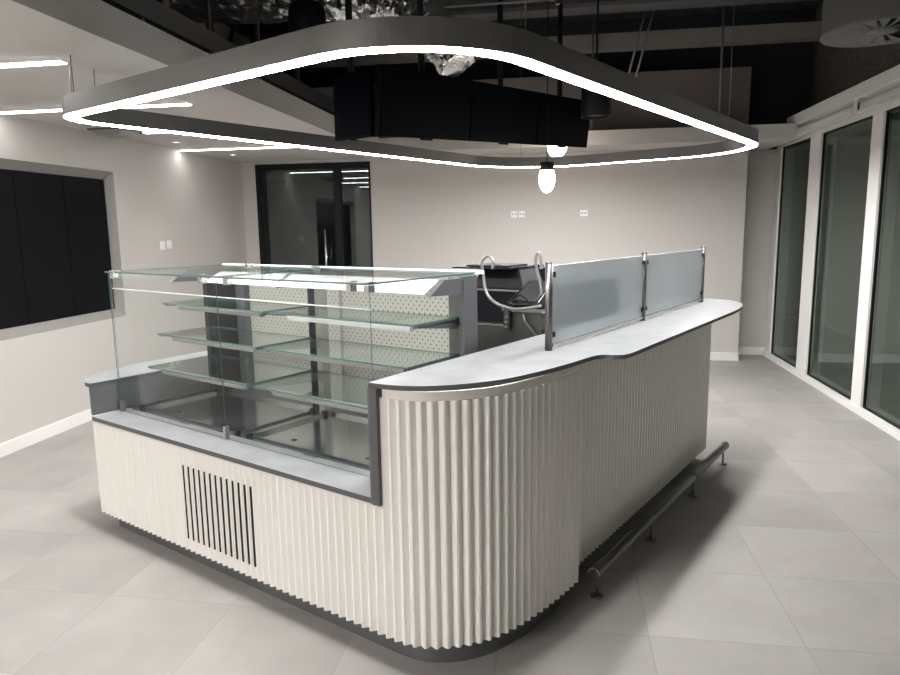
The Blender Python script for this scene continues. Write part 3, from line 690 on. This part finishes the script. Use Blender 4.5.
for k, (y, z, x0, x1, r, l) in enumerate([(6.1, 3.50, -.9, .3, .014, 'thin conduit run directly above the hanging screens'), (6.4, 3.62, -1.0, 2.3, .016, 'conduit crossing the dark ceiling in front of the beam'), (5.2, 3.38, 1.0, 2.4, .013, 'short pale conduit beside the round diffuser drum'), (5.4, 3.20, -1.2, .1, .010, 'slim rail just behind the curved top of the ring light')]):
    o = thing('conduit', l, 'pipe', ((x0+x1)/2, y, z), group='conduits under the slab')
    MB().tube([(x0, y, z), (x1, y, z)], r, 10).obj('pipe', 'galv', o)
    for xx in (x0+.1, x1-.1): MB().tube([(xx, y, z), (xx, y, SL)], .004, 6).obj('hanger', 'galv', o)
for k in range(3):
    x = -.75+k*.28
    tag(MB().tube(smooth_path([(x, 5.2, 3.9), (x+.03, 5.15, 3.50), (x+.12, 5.1, 3.42+.02*k), (x+.22, 5.15, 3.5), (x+.26, 5.2, 3.9)], 6), .010, 8).obj('cable_loop', 'black', origin=(x, 5.2, 3.5)), ['black cable loop hanging from the slab, leftmost of three', 'black cable loop hanging from the slab, middle of three', 'black cable loop hanging from the slab, rightmost of three'][k], 'cable', 'cable loops under the slab')
o = thing('track_spotlight', 'small chrome and black fitting hanging above the ring light', 'spotlight', (.02, 4.9, 3.1))
MB().tube([(-.02, 4.9, 3.03), (-.02, 4.9, 3.22)], .028, 16).obj('body', 'black', o)
MB().tube([(-.02, 4.9, 3.22), (-.02, 4.9, SL)], .008, 8).obj('stem', 'steel', o)
MB().tube([(-.045, 4.87, 3.05), (-.045, 4.87, 3.18)], .007, 8).obj('clip', 'steel', o)
MB().tube([(-.02, 4.9, 3.015), (-.02, 4.9, 3.03)], .012, 12).obj('tip', 'steel', o)
for k, (x, l) in enumerate(((.68, 'thin steel strut pair leaning in the dark void behind the ring light'), )):
    o = thing('brace_strut', l, 'strut', (x, 7.5, 3.1))
    for s in (0, .08): MB().tube([(x+s, 7.6, 3.05), (x+s+.22, 7.6, SL)], .012, 6).obj('strut', 'galv', o)
for x, l in ((.33, 'thin hanger rod left of the cylinder pendant gap in the void'), (1.62, 'thin hanger rod in front of the upper back wall panel at right')):
    tag(MB().tube([(x, 7.7, 2.55), (x, 7.7, SL)], .012, 6).obj('hanger_rod', 'galv', origin=(x, 7.7, 2.55)), l, 'rod', 'hanger rods in the void')

# ------------------------------------------------------------------ world, camera
w = bpy.data.worlds.new('night'); SC.world = w; w.use_nodes = True
w.node_tree.nodes['Background'].inputs[0].default_value = (.5, .55, .6, 1); w.node_tree.nodes['Background'].inputs[1].default_value = .012
cam = bpy.data.cameras.new('camera'); co = bpy.data.objects.new('camera', cam); C.objects.link(co); SC.camera = co
cam.sensor_width = 36; cam.lens = 685.5*36/900; cam.clip_start = .05; cam.clip_end = 100
yaw, pit, rol = math.radians(-9.07), math.radians(8.99), math.radians(-.84)
fwd = Vector((math.sin(yaw)*math.cos(pit), math.cos(yaw)*math.cos(pit), -math.sin(pit)))
rt = Vector((math.cos(yaw), -math.sin(yaw), 0)); up = rt.cross(fwd)
R_ = rt*math.cos(rol)+up*math.sin(rol); U_ = up*math.cos(rol)-rt*math.sin(rol); B_ = -fwd
co.matrix_world = Matrix(((R_.x, U_.x, B_.x, 0), (R_.y, U_.y, B_.y, 0), (R_.z, U_.z, B_.z, 1.55), (0, 0, 0, 1)))
vs = SC.view_settings; vs.view_transform = 'Standard'; vs.look = 'None'; vs.gamma = 1; vs.use_curve_mapping = False; vs.exposure = 1.6
